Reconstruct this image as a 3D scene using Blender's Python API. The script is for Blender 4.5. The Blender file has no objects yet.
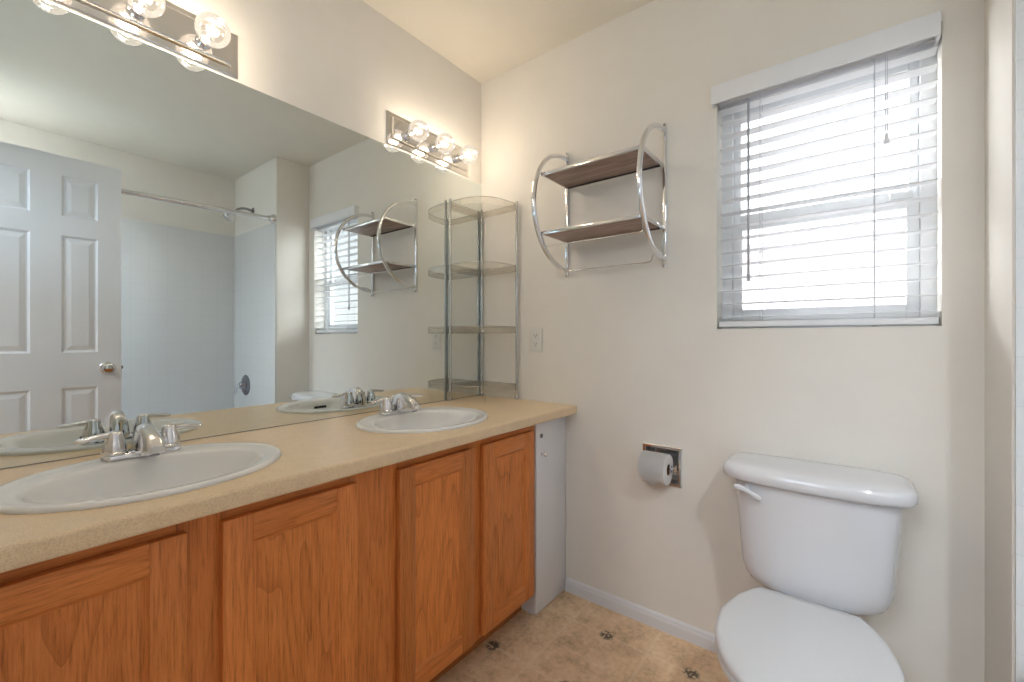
import bpy, bmesh, math, random
from mathutils import Vector, Matrix
random.seed(7)
S = bpy.context.scene
COL = S.collection
PI = math.pi

# ------------------------------------------------------------------ camera, world, lights, exposure
cam_d = bpy.data.cameras.new('camera')
cam = bpy.data.objects.new('camera', cam_d)
COL.objects.link(cam)
cam.location = (1.495, -1.672, 1.121)
cam.rotation_euler = (PI / 2, 0, math.radians(37.74))
cam_d.sensor_width = 36
cam_d.lens = 36 * 432 / 1024
cam_d.shift_y = (338.4 - 341) / 1024
cam_d.clip_start = 0.02
S.camera = cam

S.view_settings.view_transform = 'Standard'
S.view_settings.look = 'None'
S.view_settings.gamma = 1
S.view_settings.use_curve_mapping = False
S.view_settings.exposure = 0.06

WORLD_STRENGTH = 2.7
WEST_SKY = 62.0
BULB_POWER = 0.84
BULB_COLOR = (1.0, 0.855, 0.67)
BOUNCE_POWER = 2.1
BOUNCE_COLOR = (0.45, 0.75, 1.0)
TUB_POWER = 13.0
TUB_COLOR = (0.85, 0.93, 1.0)
H_CEIL = 2.44
HALL_POWER = 34.0
HALL_COLOR = (0.78, 0.87, 1.0)
w = bpy.data.worlds.new('overcast_sky')
S.world = w
w.use_nodes = True
nt = w.node_tree
bg = nt.nodes['Background']
bg.inputs['Strength'].default_value = WORLD_STRENGTH
tc = nt.nodes.new('ShaderNodeTexCoord')
sx = nt.nodes.new('ShaderNodeSeparateXYZ')
rp = nt.nodes.new('ShaderNodeValToRGB')
nt.links.new(tc.outputs['Generated'], sx.inputs[0])
nt.links.new(sx.outputs['Z'], rp.inputs[0])
nt.links.new(rp.outputs[0], bg.inputs['Color'])
rp.color_ramp.elements[0].color = (0.93, 0.95, 0.98, 1)
rp.color_ramp.elements[1].color = (0.92, 0.95, 1.0, 1)
# added bright patch in the unseen west sky, lighting the right wall
vd = nt.nodes.new('ShaderNodeVectorMath')
vd.operation = 'DOT_PRODUCT'
vd.inputs[1].default_value = (-0.86, 0.40, 0.32)
nt.links.new(tc.outputs['Generated'], vd.inputs[0])
mr_ = nt.nodes.new('ShaderNodeMapRange')
mr_.interpolation_type = 'SMOOTHSTEP'
mr_.inputs['From Min'].default_value = 0.74
mr_.inputs['From Max'].default_value = 1.0
mr_.inputs['To Min'].default_value = WORLD_STRENGTH
mr_.inputs['To Max'].default_value = WEST_SKY
nt.links.new(vd.outputs['Value'], mr_.inputs['Value'])
nt.links.new(mr_.outputs['Result'], bg.inputs['Strength'])


def area_light(name, loc, rot, sx_, sy_, power, color=(1, 1, 1), portal=False):
    d = bpy.data.lights.new(name, 'AREA')
    d.shape = 'RECTANGLE'
    d.size, d.size_y = sx_, sy_
    d.energy = power
    d.color = color
    if portal:
        d.cycles.is_portal = True
    o = bpy.data.objects.new(name, d)
    COL.objects.link(o)
    o.location = loc
    o.rotation_euler = rot
    return o


# daylight entering through the bathroom window, and an added fill light beyond the open doorway
area_light('window_daylight_portal', (1.416, 0.15, 1.578), (-PI / 2, 0, 0), 0.60, 0.88, 1.0, (1, 1, 1), True)
area_light('hall_fill_light', (1.02, -2.75, 2.28), (math.radians(35), 0, 0), 1.05, 0.9, HALL_POWER, HALL_COLOR)
area_light('bounce_fill', (1.06, -1.80, 1.50), (PI + math.radians(-28), 0, 0), 0.25, 0.25, BOUNCE_POWER, BOUNCE_COLOR)   # added fill light aimed up to bounce off the ceiling
tub_l = area_light('tub_fill_light', (2.20, -1.66, H_CEIL - 0.012), (0, 0, 0), 0.11, 0.11, TUB_POWER, TUB_COLOR)  # added fill light that brightens the tub alcove
tub_l.data.spread = math.radians(125)

# ------------------------------------------------------------------ mesh helpers


def link(name, bm, m, parent=None, smooth=False):
    me = bpy.data.meshes.new(name)
    bmesh.ops.recalc_face_normals(bm, faces=bm.faces[:])
    bm.to_mesh(me)
    bm.free()
    if smooth:
        for p in me.polygons:
            p.use_smooth = True
        try:
            me.set_sharp_from_angle(angle=math.radians(38))
        except Exception:
            pass
    for mm in (m if isinstance(m, (list, tuple)) else [m]):
        me.materials.append(mm)
    o = bpy.data.objects.new(name, me)
    COL.objects.link(o)
    if parent is not None:
        o.parent = parent
    return o


def thing(name, label, cat, loc=(0, 0, 0), group=None):
    o = bpy.data.objects.new(name, None)
    o.empty_display_size = 0.05
    COL.objects.link(o)
    o.location = loc
    return tag(o, label, cat, group)


def tag(o, label, cat, group=None):
    o['label'] = label
    o['category'] = cat
    if group:
        o['group'] = group
    return o


def structure(o, label=None, cat=None):
    o['kind'] = 'structure'
    if label:
        o['label'] = label
    if cat:
        o['category'] = cat
    return o


def B(bm, x0, x1, y0, y1, z0, z1, bev=0.0, seg=2, mi=0):
    """axis-aligned box, optionally bevelled"""
    t = bmesh.new() if bev else bm
    vs = [t.verts.new((x, y, z)) for z in (z0, z1) for y in (y0, y1) for x in (x0, x1)]
    fs = []
    for q in ((0, 1, 3, 2), (4, 6, 7, 5), (0, 4, 5, 1), (2, 3, 7, 6), (0, 2, 6, 4), (1, 5, 7, 3)):
        f = t.faces.new([vs[i] for i in q])
        f.material_index = mi
        fs.append(f)
    if bev:
        bmesh.ops.recalc_face_normals(t, faces=t.faces[:])
        bmesh.ops.bevel(t, geom=t.edges[:], offset=bev, segments=seg, profile=0.5, affect='EDGES')
        for f in t.faces:
            f.material_index = mi
        merge(bm, t)
    return bm


def merge(bm, t, M=None):
    if M is not None:
        bmesh.ops.transform(t, matrix=M, verts=t.verts[:])
    mp = {}
    for v in t.verts:
        mp[v] = bm.verts.new(v.co)
    for f in t.faces:
        try:
            n = bm.faces.new([mp[v] for v in f.verts])
            n.material_index = f.material_index
            n.smooth = f.smooth
        except ValueError:
            pass
    t.free()


def box(name, m, x0, x1, y0, y1, z0, z1, parent=None, bev=0.0, seg=2):
    return link(name, B(bmesh.new(), x0, x1, y0, y1, z0, z1, bev, seg), m, parent, smooth=bev > 0)


def tube(bm, pts, r, n=10, closed=False, cap=True):
    P = [Vector(p) for p in pts]
    N = len(P)
    rad = r if isinstance(r, (list, tuple)) else [r] * N
    rings = []
    prev = None
    for i in range(N):
        if closed:
            t = (P[(i + 1) % N] - P[i - 1])
        else:
            t = P[min(i + 1, N - 1)] - P[max(i - 1, 0)]
        t.normalize()
        if prev is None:
            a = Vector((0, 0, 1)) if abs(t.z) < 0.9 else Vector((1, 0, 0))
            u = t.cross(a).normalized()
        else:
            u = (prev - t * prev.dot(t)).normalized()
        prev = u
        v = t.cross(u)
        rings.append([bm.verts.new(P[i] + (u * math.cos(2 * PI * k / n) + v * math.sin(2 * PI * k / n)) * rad[i]) for k in range(n)])
    for i in range(N if closed else N - 1):
        a, b = rings[i], rings[(i + 1) % N]
        for k in range(n):
            bm.faces.new((a[k], a[(k + 1) % n], b[(k + 1) % n], b[k]))
    if cap and not closed:
        bm.faces.new(rings[0][::-1])
        bm.faces.new(rings[-1])
    return bm


def loft(bm, rings, cap0=True, cap1=True, mi=0):
    R = [[bm.verts.new(p) for p in r] for r in rings]
    n = len(R[0])
    for a, b in zip(R, R[1:]):
        for k in range(n):
            f = bm.faces.new((a[k], a[(k + 1) % n], b[(k + 1) % n], b[k]))
            f.material_index = mi
    if cap0:
        bm.faces.new(R[0][::-1]).material_index = mi
    if cap1:
        bm.faces.new(R[-1]).material_index = mi
    return bm


def lathe(bm, prof, M=None, n=24):
    """prof: list of (radius, height) turned about local z"""
    t = bmesh.new()
    loft(t, [[(max(r, 1e-4) * math.cos(2 * PI * k / n), max(r, 1e-4) * math.sin(2 * PI * k / n), h) for k in range(n)] for r, h in prof])
    merge(bm, t, M)
    return bm


def ell(cx, cy, z, ax, ay, n=56, e=2.0):
    out = []
    for k in range(n):
        a = 2 * PI * k / n
        c, s = math.cos(a), math.sin(a)
        out.append((cx + ax * math.copysign(abs(c) ** (2 / e), c), cy + ay * math.copysign(abs(s) ** (2 / e), s), z))
    return out


def rot_to(axis):
    """matrix that turns +z to axis"""
    return Vector((0, 0, 1)).rotation_difference(Vector(axis)).to_matrix().to_4x4()


def smooth_path(pts, k=6, closed=False):
    P = [Vector(p) for p in pts]
    n = len(P)
    out = []
    for i in range(n if closed else n - 1):
        p1, p2 = P[i], P[(i + 1) % n]
        p0 = P[i - 1] if (closed or i > 0) else p1
        p3 = P[(i + 2) % n] if (closed or i + 2 < n) else p2
        for j in range(k):
            t = j / k
            out.append(0.5 * ((2 * p1) + (p2 - p0) * t + (2 * p0 - 5 * p1 + 4 * p2 - p3) * t * t + (3 * p1 - p0 - 3 * p2 + p3) * t ** 3))
    if not closed:
        out.append(P[-1])
    return out


# ------------------------------------------------------------------ material helpers


def lin(r, g, b):
    f = lambda c: (c / 255 / 12.92) if c / 255 <= 0.04045 else ((c / 255 + 0.055) / 1.055) ** 2.4
    return (f(r), f(g), f(b), 1)


class Mat:
    def __init__(s, name):
        s.m = bpy.data.materials.new(name)
        s.m.use_nodes = True
        s.t = s.m.node_tree
        s.b = s.t.nodes['Principled BSDF']

    def n(s, kind, **kw):
        nd = s.t.nodes.new('ShaderNode' + kind)
        for k, v in kw.items():
            if hasattr(nd, k):
                setattr(nd, k, v)
            else:
                nd.inputs[k.replace('_', ' ')].default_value = v
        return nd

    def l(s, a, b):
        s.t.links.new(a, b)

    def set(s, **kw):
        for k, v in kw.items():
            s.b.inputs[k.replace('_', ' ')].default_value = v
        return s

    def coords(s, scale=(1, 1, 1), kind='Object'):
        c = s.n('TexCoord')
        mp = s.n('Mapping')
        mp.inputs['Scale'].default_value = scale
        s.l(c.outputs[kind], mp.inputs[0])
        return mp.outputs[0]

    def ramp(s, fac, stops):
        r = s.n('ValToRGB')
        e = r.color_ramp.elements
        e[0].position, e[0].color = stops[0]
        e[1].position, e[1].color = stops[-1]
        for p, c in stops[1:-1]:
            x = e.new(p)
            x.color = c
        s.l(fac, r.inputs[0])
        return r.outputs[0]

    def bump(s, h, strength, dist=0.002):
        b = s.n('Bump')
        b.inputs['Strength'].default_value = strength
        b.inputs['Distance'].default_value = dist
        s.l(h, b.inputs['Height'])
        s.l(b.outputs[0], s.b.inputs['Normal'])


def simple(name, col, rough=0.5, metal=0.0, bump=None, spec=0.5, coat=0.0, vary=0.03):
    M = Mat(name).set(Roughness=rough, Metallic=metal, Specular_IOR_Level=spec, Coat_Weight=coat)
    co = M.coords((1, 1, 1))
    nz = M.n('TexNoise', Scale=9.0, Detail=3.0)
    M.l(co, nz.inputs['Vector'])
    c0 = tuple(c * (1 - vary) for c in col[:3]) + (1,)
    c1 = tuple(min(1, c * (1 + vary)) for c in col[:3]) + (1,)
    M.l(M.ramp(nz.outputs[0], [(0.3, c0), (0.7, c1)]), M.b.inputs['Base Color'])
    if bump:
        n2 = M.n('TexNoise', Scale=bump[0], Detail=2.0)
        M.l(co, n2.inputs['Vector'])
        M.bump(n2.outputs[0], bump[1], bump[2])
    return M.m


WALL = simple('painted_wall', lin(236, 231, 223), 0.75, bump=(120, 0.16, 0.002), spec=0.2, vary=0.012)
CEIL = simple('painted_ceiling', lin(235, 228, 215), 0.85, bump=(90, 0.15, 0.002), spec=0.15, vary=0.01)
WHITE = simple('white_painted_trim', lin(228, 228, 230), 0.4, spec=0.4, vary=0.01)
PORC = simple('white_porcelain', lin(222, 222, 225), 0.12, spec=0.5, coat=0.3, vary=0.004)
SINKP = simple('sink_porcelain', lin(246, 246, 246), 0.15, spec=0.5, coat=0.1, vary=0.004)
SEATP = simple('white_seat_plastic', lin(214, 214, 216), 0.28, spec=0.4, vary=0.004)
MELA = simple('white_melamine', lin(238, 238, 242), 0.35, spec=0.4, vary=0.008)
CHROME = simple('polished_chrome', (0.80, 0.80, 0.82), 0.09, 1.0, vary=0.02)
CHROME2 = simple('satin_chrome_tube', (0.72, 0.73, 0.75), 0.2, 1.0, vary=0.03)
PLATE = simple('brushed_nickel_plate', (0.80, 0.77, 0.74), 0.1, 1.0, vary=0.02)
POSTM = simple('grey_metal_post', (0.50, 0.50, 0.50), 0.25, 1.0, vary=0.03)
DARK = simple('dark_slot_and_shade', (0.02, 0.02, 0.022), 0.6, vary=0.1)
STEEL = simple('dull_steel', (0.33, 0.33, 0.36), 0.25, 1.0, vary=0.05)
PLASTIC = simple('ivory_plastic', lin(226, 224, 218), 0.35, vary=0.01)
SLAT = simple('white_blind_slat', lin(238, 239, 242), 0.45, spec=0.3, vary=0.01)
def slat_mat():
    M = Mat('white_translucent_slat').set(Roughness=0.45, Specular_IOR_Level=0.3)
    nz = M.n('TexNoise', Scale=12.0)
    M.l(M.coords((1, 8, 8)), nz.inputs['Vector'])
    c = M.ramp(nz.outputs[0], [(0.3, lin(244, 244, 245)), (0.7, lin(247, 247, 248))])
    M.l(c, M.b.inputs['Base Color'])
    tr = M.n('BsdfTranslucent')
    M.l(c, tr.inputs[0])
    mx = M.n('MixShader')
    mx.inputs[0].default_value = 0.27
    M.l(M.b.outputs[0], mx.inputs[1])
    M.l(tr.outputs[0], mx.inputs[2])
    M.l(mx.outputs[0], M.t.nodes['Material Output'].inputs[0])
    return M.m


SLATT = slat_mat()
VINYL = simple('white_window_vinyl', lin(242, 243, 244), 0.4, vary=0.01)
CORD = simple('white_cord', lin(205, 206, 210), 0.8, vary=0.02)
WAND = simple('clear_grey_wand', lin(176, 178, 184), 0.3, vary=0.03)
PAPER = simple('white_tissue_paper', lin(236, 234, 232), 0.95, bump=(220, 0.3, 0.001), spec=0.05, vary=0.012)
CARD = simple('brown_card_tube', lin(150, 120, 92), 0.9, spec=0.1)
DOORW = simple('white_door_paint', lin(230, 231, 234), 0.38, spec=0.4, vary=0.006)
ROOFM = simple('grey_shingle', lin(168, 164, 166), 0.9, bump=(60, 0.6, 0.01))
HALLW = simple('hall_wall_paint', lin(222, 214, 204), 0.8, spec=0.2, vary=0.01)


def mirror_mat():
    M = Mat('mirror_silver').set(Metallic=1.0, Roughness=0.0)
    nz = M.n('TexNoise', Scale=3.0)
    M.l(M.coords(), nz.inputs['Vector'])
    M.l(M.ramp(nz.outputs[0], [(0.2, (0.77, 0.82, 0.815, 1)), (0.8, (0.775, 0.825, 0.82, 1))]), M.b.inputs['Base Color'])
    return M.m


def clear_mat(name, tint, refl=1.0, diffuse=None, dw=0.0, glow=0.0, glowcol=(1, 0.9, 0.78, 1)):
    """thin clear shell: mostly see-through, glossy towards grazing angles"""
    M = Mat(name)
    t = M.t
    out = t.nodes['Material Output']
    t.nodes.remove(M.b)
    tr = M.n('BsdfTransparent')
    nz = M.n('TexNoise', Scale=6.0)
    M.l(M.coords(), nz.inputs['Vector'])
    M.l(M.ramp(nz.outputs[0], [(0.2, tint), (0.8, tuple(min(1, c * 1.01) for c in tint[:3]) + (1,))]), tr.inputs[0])
    gl = M.n('BsdfGlossy')
    gl.inputs['Roughness'].default_value = 0.03
    fr = M.n('Fresnel')
    fr.inputs['IOR'].default_value = 1.45
    mu = M.n('Math', operation='MULTIPLY')
    M.l(fr.outputs[0], mu.inputs[0])
    mu.inputs[1].default_value = refl
    mx = M.n('MixShader')
    M.l(mu.outputs[0], mx.inputs[0])
    M.l(tr.outputs[0], mx.inputs[1])
    M.l(gl.outputs[0], mx.inputs[2])
    last = mx.outputs[0]
    if diffuse:
        df = M.n('BsdfDiffuse')
        df.inputs[0].default_value = diffuse
        m2 = M.n('MixShader')
        m2.inputs[0].default_value = dw
        M.l(last, m2.inputs[1])
        M.l(df.outputs[0], m2.inputs[2])
        last = m2.outputs[0]
    if glow:
        em = M.n('Emission')
        em.inputs[0].default_value = glowcol
        em.inputs[1].default_value = glow
        ad = M.n('AddShader')
        M.l(last, ad.inputs[0])
        M.l(em.outputs[0], ad.inputs[1])
        last = ad.outputs[0]
    M.l(last, out.inputs[0])
    return M.m


MIRROR = mirror_mat()
PANE = clear_mat('window_glass', (0.96, 0.97, 0.97, 1), 0.7)
ACRYL = clear_mat('smoky_clear_plastic', (0.985, 0.975, 0.955, 1), 0.35, (0.88, 0.79, 0.64, 1), 0.13)
ACRYLF = clear_mat('clear_tray_floor', (0.98, 0.976, 0.965, 1), 0.25, (0.6, 0.55, 0.48, 1), 0.03)
BULBG = clear_mat('lit_bulb_glass', (0.97, 0.96, 0.95, 1), 1.0, (0.9, 0.88, 0.85, 1), 0.013, 0.10)


def emit_mat(name, col, s):
    M = Mat(name)
    M.set(Emission_Color=col, Emission_Strength=s, Base_Color=col)
    nz = M.n('TexNoise', Scale=4.0)
    M.l(M.coords(), nz.inputs['Vector'])
    M.l(M.ramp(nz.outputs[0], [(0.2, col), (0.8, col)]), M.b.inputs['Emission Color'])
    return M.m


FILA = emit_mat('glowing_filament', (1, 0.88, 0.70, 1), 7.0)
LAMPG = emit_mat('fill_lamp_diffuser', (1, 0.98, 0.95, 1), 2.0)  # glow of the added lamps over the tub and in the hall


def oak(name, axis, shade=1.0, off=0.0, cathedral=0.0):
    """honey oak, grain running along axis (0 x, 1 y, 2 z)"""
    M = Mat(name).set(Roughness=0.42, Specular_IOR_Level=0.35, Coat_Weight=0.12, Coat_Roughness=0.3)
    sc = [34.0, 34.0, 34.0]
    sc[axis] = 1.6
    c = M.n('TexCoord')
    mp = M.n('Mapping')
    mp.inputs['Scale'].default_value = sc
    mp.inputs['Location'].default_value = (off, off * 1.7, off * 0.6)
    M.l(c.outputs['Object'], mp.inputs[0])
    fine = M.n('TexNoise', Scale=7.5, Detail=5.0, Roughness=0.7)
    M.l(mp.outputs[0], fine.inputs['Vector'])
    # broad bands / cathedral arches
    mp2 = M.n('Mapping')
    s2 = [5.0, 5.0, 5.0]
    s2[axis] = 0.9 if cathedral else 0.35
    mp2.inputs['Scale'].default_value = s2
    mp2.inputs['Location'].default_value = (off * 2.1, off, off * 0.3)
    M.l(c.outputs['Object'], mp2.inputs[0])
    n2 = M.n('TexNoise', Scale=1.5, Detail=1.5, Roughness=0.4)
    M.l(mp2.outputs[0], n2.inputs['Vector'])
    m = M.n('Math', operation='MULTIPLY')
    m.inputs[1].default_value = 11.0 if cathedral else 9.0
    M.l(n2.outputs[0], m.inputs[0])
    fr = M.n('Math', operation='FRACT')
    M.l(m.outputs[0], fr.inputs[0])
    k = shade
    base = M.ramp(fine.outputs[0], [(0.30, (0.40 * k, 0.115 * k, 0.027 * k, 1)), (0.46, (0.70 * k, 0.232 * k, 0.056 * k, 1)),
                                   (0.70, (0.84 * k, 0.315 * k, 0.090 * k, 1))])
    band = M.ramp(fr.outputs[0], [(0.0, (0.70, 0.60, 0.52, 1)), (0.22, (0.92, 0.89, 0.86, 1)), (0.6, (1, 1, 1, 1)), (1.0, (0.95, 0.95, 0.95, 1))])
    mx = M.n('Mix', data_type='RGBA', blend_type='MULTIPLY')
    mx.inputs['Factor'].default_value = 0.8 if cathedral else 0.5
    M.l(base, mx.inputs['A'])
    M.l(band, mx.inputs['B'])
    M.l(mx.outputs['Result'], M.b.inputs['Base Color'])
    M.bump(fine.outputs[0], 0.12, 0.001)
    return M.m


OAKV = [oak('oak_upright_%s' % c, 2, s, o) for c, s, o in (('amber', 1.0, 0), ('honey', 1.12, 3.3), ('russet', 0.85, 7.1))]
OAKH = oak('oak_crosswise', 1, 1.02, 5.0)
OAKP = [oak('oak_panel_%s' % c, 2, s, o, 1.0) for c, s, o in (('arched', 0.98, 1.3), ('plain', 1.05, 9.2), ('wavy', 1.14, 4.4), ('dark', 1.0, 14.0))]
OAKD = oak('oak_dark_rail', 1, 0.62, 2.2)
WALNUT = None


def walnut():
    M = Mat('brown_shelf_board').set(Roughness=0.35)
    co = M.coords((3, 30, 30))
    nz = M.n('TexNoise', Scale=3.0, Detail=5.0, Roughness=0.6)
    M.l(co, nz.inputs['Vector'])
    M.l(M.ramp(nz.outputs[0], [(0.3, lin(128, 103, 90)), (0.55, lin(170, 142, 127)), (0.75, lin(188, 162, 147))]), M.b.inputs['Base Color'])
    M.bump(nz.outputs[0], 0.1, 0.001)
    return M.m


WALNUT = walnut()


def laminate():
    M = Mat('beige_speckled_laminate').set(Roughness=0.33, Specular_IOR_Level=0.45)
    co = M.coords((1, 1, 1))
    a = M.n('TexNoise', Scale=420.0, Detail=2.0)
    b = M.n('TexNoise', Scale=38.0, Detail=4.0)
    M.l(co, a.inputs['Vector'])
    M.l(co, b.inputs['Vector'])
    ca = M.ramp(a.outputs[0], [(0.32, lin(230, 203, 166)), (0.5, lin(246, 219, 181)), (0.68, lin(250, 228, 194))])
    cb = M.ramp(b.outputs[0], [(0.3, (0.90, 0.89, 0.88, 1)), (0.7, (1, 1, 1, 1))])
    mx = M.n('Mix', data_type='RGBA', blend_type='MULTIPLY')
    mx.inputs['Factor'].default_value = 0.7
    M.l(ca, mx.inputs['A'])
    M.l(cb, mx.inputs['B'])
    M.l(mx.outputs['Result'], M.b.inputs['Base Color'])
    return M.m


LAM = laminate()


def floor_mat():
    M = Mat('beige_vinyl_tile').set(Roughness=0.42, Specular_IOR_Level=0.35)
    c = M.n('TexCoord')
    sep = M.n('SeparateXYZ')
    M.l(c.outputs['Object'], sep.inputs[0])

    def mth(op, a, b=None, c_=None):
        n = M.n('Math', operation=op)
        for i, v in enumerate((a, b, c_)):
            if v is None:
                continue
            if isinstance(v, (int, float)):
                n.inputs[i].default_value = v
            else:
                M.l(v, n.inputs[i])
        return n.outputs[0]
    T = 0.305

    def dist(coord, off, period):            # distance to nearest grid line
        x = mth('ADD', coord, off)
        x = mth('DIVIDE', x, period)
        r = mth('FRACT', x)
        r = mth('SUBTRACT', r, 0.5)
        r = mth('ABSOLUTE', r)
        r = mth('SUBTRACT', 0.5, r)
        return mth('MULTIPLY', r, period)
    X, Y = sep.outputs['X'], sep.outputs['Y']
    dX = dist(X, -0.630 + 10 * T, T)
    dX2 = dist(X, -0.780 + 10 * T, T)
    dY = dist(Y, 0.163 + 10 * T, T)
    dY2 = dist(Y, 0.315 + 10 * T, T)
    alt = dist(X, -0.780 + 0.1525 + 20 * T, 2 * T)
    g = mth('MINIMUM', dX, dY)
    line = M.ramp(g, [(0.001, (1, 1, 1, 1)), (0.007, (0, 0, 0, 1))])
    g2 = mth('MINIMUM', dX2, dY2)
    line2 = M.ramp(g2, [(0.0, (0.4, 0.4, 0.4, 1)), (0.005, (0, 0, 0, 1))])
    # ornament: small dark scroll clusters where the tiles meet
    dm = mth('SQRT', mth('ADD', mth('POWER', dX2, 2.0), mth('POWER', dY, 2.0)))
    wn = M.n('TexVoronoi', Scale=85.0)
    M.l(c.outputs['Object'], wn.inputs['Vector'])
    inr = M.ramp(dm, [(0.018, (1, 1, 1, 1)), (0.030, (0, 0, 0, 1))])
    cell = M.ramp(wn.outputs['Distance'], [(0.36, (0, 0, 0, 1)), (0.48, (1, 1, 1, 1))])
    orn = mth('MULTIPLY', inr, cell)
    # mottled stone
    n1 = M.n('TexNoise', Scale=9.0, Detail=6.0, Roughness=0.65)
    n2 = M.n('TexNoise', Scale=55.0, Detail=4.0, Roughness=0.7)
    M.l(c.outputs['Object'], n1.inputs['Vector'])
    M.l(c.outputs['Object'], n2.inputs['Vector'])
    mixn = mth('ADD', mth('MULTIPLY', n1.outputs[0], 0.6), mth('MULTIPLY', n2.outputs[0], 0.4))
    base = M.ramp(mixn, [(0.36, lin(194, 163, 128)), (0.5, lin(232, 198, 160)), (0.64, lin(248, 221, 186))])

    def mix(fac, a, col):
        m = M.n('Mix', data_type='RGBA')
        M.l(fac, m.inputs['Factor'])
        M.l(a, m.inputs['A'])
        m.inputs['B'].default_value = col
        return m.outputs['Result']
    r = mix(mth('MULTIPLY', line, 0.42), base, lin(246, 226, 198))
    r = mix(mth('MULTIPLY', line2, 0.5), r, lin(246, 226, 198))
    r = mix(mth('MULTIPLY', orn, 0.85), r, lin(58, 50, 46))
    M.l(r, M.b.inputs['Base Color'])
    return M.m


FLOOR = floor_mat()


def tile_mat():
    """glossy white moulded surround with a shallow square tile pattern"""
    M = Mat('white_tile_surround').set(Roughness=0.22, Specular_IOR_Level=0.4)
    co = M.coords((1, 1, 1))
    sep = M.n('SeparateXYZ')
    M.l(co, sep.inputs[0])
    ad = M.n('Math', operation='ADD')
    M.l(sep.outputs['X'], ad.inputs[0])
    M.l(sep.outputs['Y'], ad.inputs[1])
    cb = M.n('CombineXYZ')
    M.l(ad.outputs[0], cb.inputs['X'])
    M.l(sep.outputs['Z'], cb.inputs['Y'])
    br = M.n('TexBrick', offset=0.0)
    br.inputs['Scale'].default_value = 1.0
    br.inputs['Brick Width'].default_value = 0.108
    br.inputs['Row Height'].default_value = 0.108
    br.inputs['Mortar Size'].default_value = 0.002
    br.inputs['Color1'].default_value = lin(222, 223, 223)
    br.inputs['Color2'].default_value = lin(223, 224, 224)
    br.inputs['Mortar'].default_value = lin(217, 218, 218)
    M.l(cb.outputs[0], br.inputs['Vector'])
    M.l(br.outputs['Color'], M.b.inputs['Base Color'])
    iv = M.n('Math', operation='SUBTRACT')
    iv.inputs[0].default_value = 1.0
    M.l(br.outputs['Fac'], iv.inputs[1])
    M.bump(iv.outputs[0], 0.12, 0.0015)
    return M.m


TILE = tile_mat()


def siding():
    M = Mat('pale_lap_siding').set(Roughness=0.8)
    co = M.coords((1, 1, 1))
    br = M.n('TexBrick', offset=0.5)
    br.inputs['Scale'].default_value = 1.0
    br.inputs['Brick Width'].default_value = 0.6
    br.inputs['Row Height'].default_value = 0.14
    br.inputs['Mortar Size'].default_value = 0.012
    br.inputs['Color1'].default_value = lin(232, 224, 224)
    br.inputs['Color2'].default_value = lin(236, 229, 228)
    br.inputs['Mortar'].default_value = lin(214, 206, 206)
    sep = M.n('SeparateXYZ')
    cb = M.n('CombineXYZ')
    M.l(co, sep.inputs[0])
    M.l(sep.outputs['X'], cb.inputs['X'])
    M.l(sep.outputs['Z'], cb.inputs['Y'])
    M.l(cb.outputs[0], br.inputs['Vector'])
    M.l(br.outputs['Color'], M.b.inputs['Base Color'])
    return M.m


SIDING = siding()

# ------------------------------------------------------------------ the room
W = 1.785      # right wall
H = 2.44
YF = -1.85     # wall with the doorway
TB = 2.54      # back of the tub alcove
YA = -0.238    # end wall of the tub alcove
YE = -1.765    # other end wall of the alcove
WX0, WX1, WZ0, WZ1 = 1.128, 1.704, 1.155, 2.0   # window hole
PX0, PX1, PZ0, PZ1 = 0.868, 0.999, 0.572, 0.698  # recess for the paper holder

structure(box('floor', FLOOR, -0.1, TB + 0.1, -3.6, 0.12, -0.1, 0.0))
structure(box('ceiling', CEIL, -0.1, TB + 0.1, -3.6, 0.12, H, H + 0.1))
structure(box('wall_left', WALL, -0.12, 0.0, -3.6, 0.12, 0.0, H))

bm = bmesh.new()
xs = [0.0, PX0, PX1, WX0, WX1, W + 0.12]
for i in range(5):
    a, b = xs[i], xs[i + 1]
    if i == 1:
        B(bm, a, b, 0, 0.14, 0, PZ0)
        B(bm, a, b, 0, 0.14, PZ1, H)
        B(bm, a, b, 0.075, 0.14, PZ0, PZ1)
    elif i == 3:
        B(bm, a, b, 0, 0.14, 0, WZ0)
        B(bm, a, b, 0, 0.14, WZ1, H)
    else:
        B(bm, a, b, 0, 0.14, 0, H)
structure(link('wall_back', bm, WALL))
bm = bmesh.new()
B(bm, W, TB + 0.12, YA, 0.0, 0, H)
structure(link('wall_right', bm, WALL))
structure(box('wall_tub_back', WALL, TB, TB + 0.12, YF - 0.12, YA, 0, H))
structure(box('wall_tub_end', WALL, W, TB, YF, YE, 0, H))
bm = bmesh.new()
B(bm, 0, 0.94, YF - 0.12, YF, 0, H)
B(bm, 1.722, TB, YF - 0.12, YF, 0, H)
B(bm, 0.94, 1.722, YF - 0.12, YF, 2.065, H)
structure(link('wall_front', bm, WALL))
structure(box('wall_hall_back', HALLW, -0.1, TB + 0.1, -3.6, -3.5, 0, H))
structure(box('wall_hall_right', HALLW, TB - 0.1, TB, -3.5, YF - 0.12, 0, H))


def baseboard(name, pts):
    """profile swept along straight runs: list of (x0,x1,y0,y1)"""
    bm = bmesh.new()
    (ax, ay), (bx, by), (nx, ny) = pts
    prof = [(0, 0), (0.012, 0), (0.012, 0.036), (0.0105, 0.042), (0.0085, 0.045), (0.0085, 0.05), (0.005, 0.056), (0, 0.058)]
    loft(bm, [[(ax + nx * o, ay + ny * o, z) for o, z in prof], [(bx + nx * o, by + ny * o, z) for o, z in prof]])
    return structure(link(name, bm, WHITE))


baseboard('baseboard_back', ((0.507, 0), (W, 0), (0, -1)))
baseboard('baseboard_right', ((W, -0.0), (W, YA), (-1, 0)))

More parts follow.
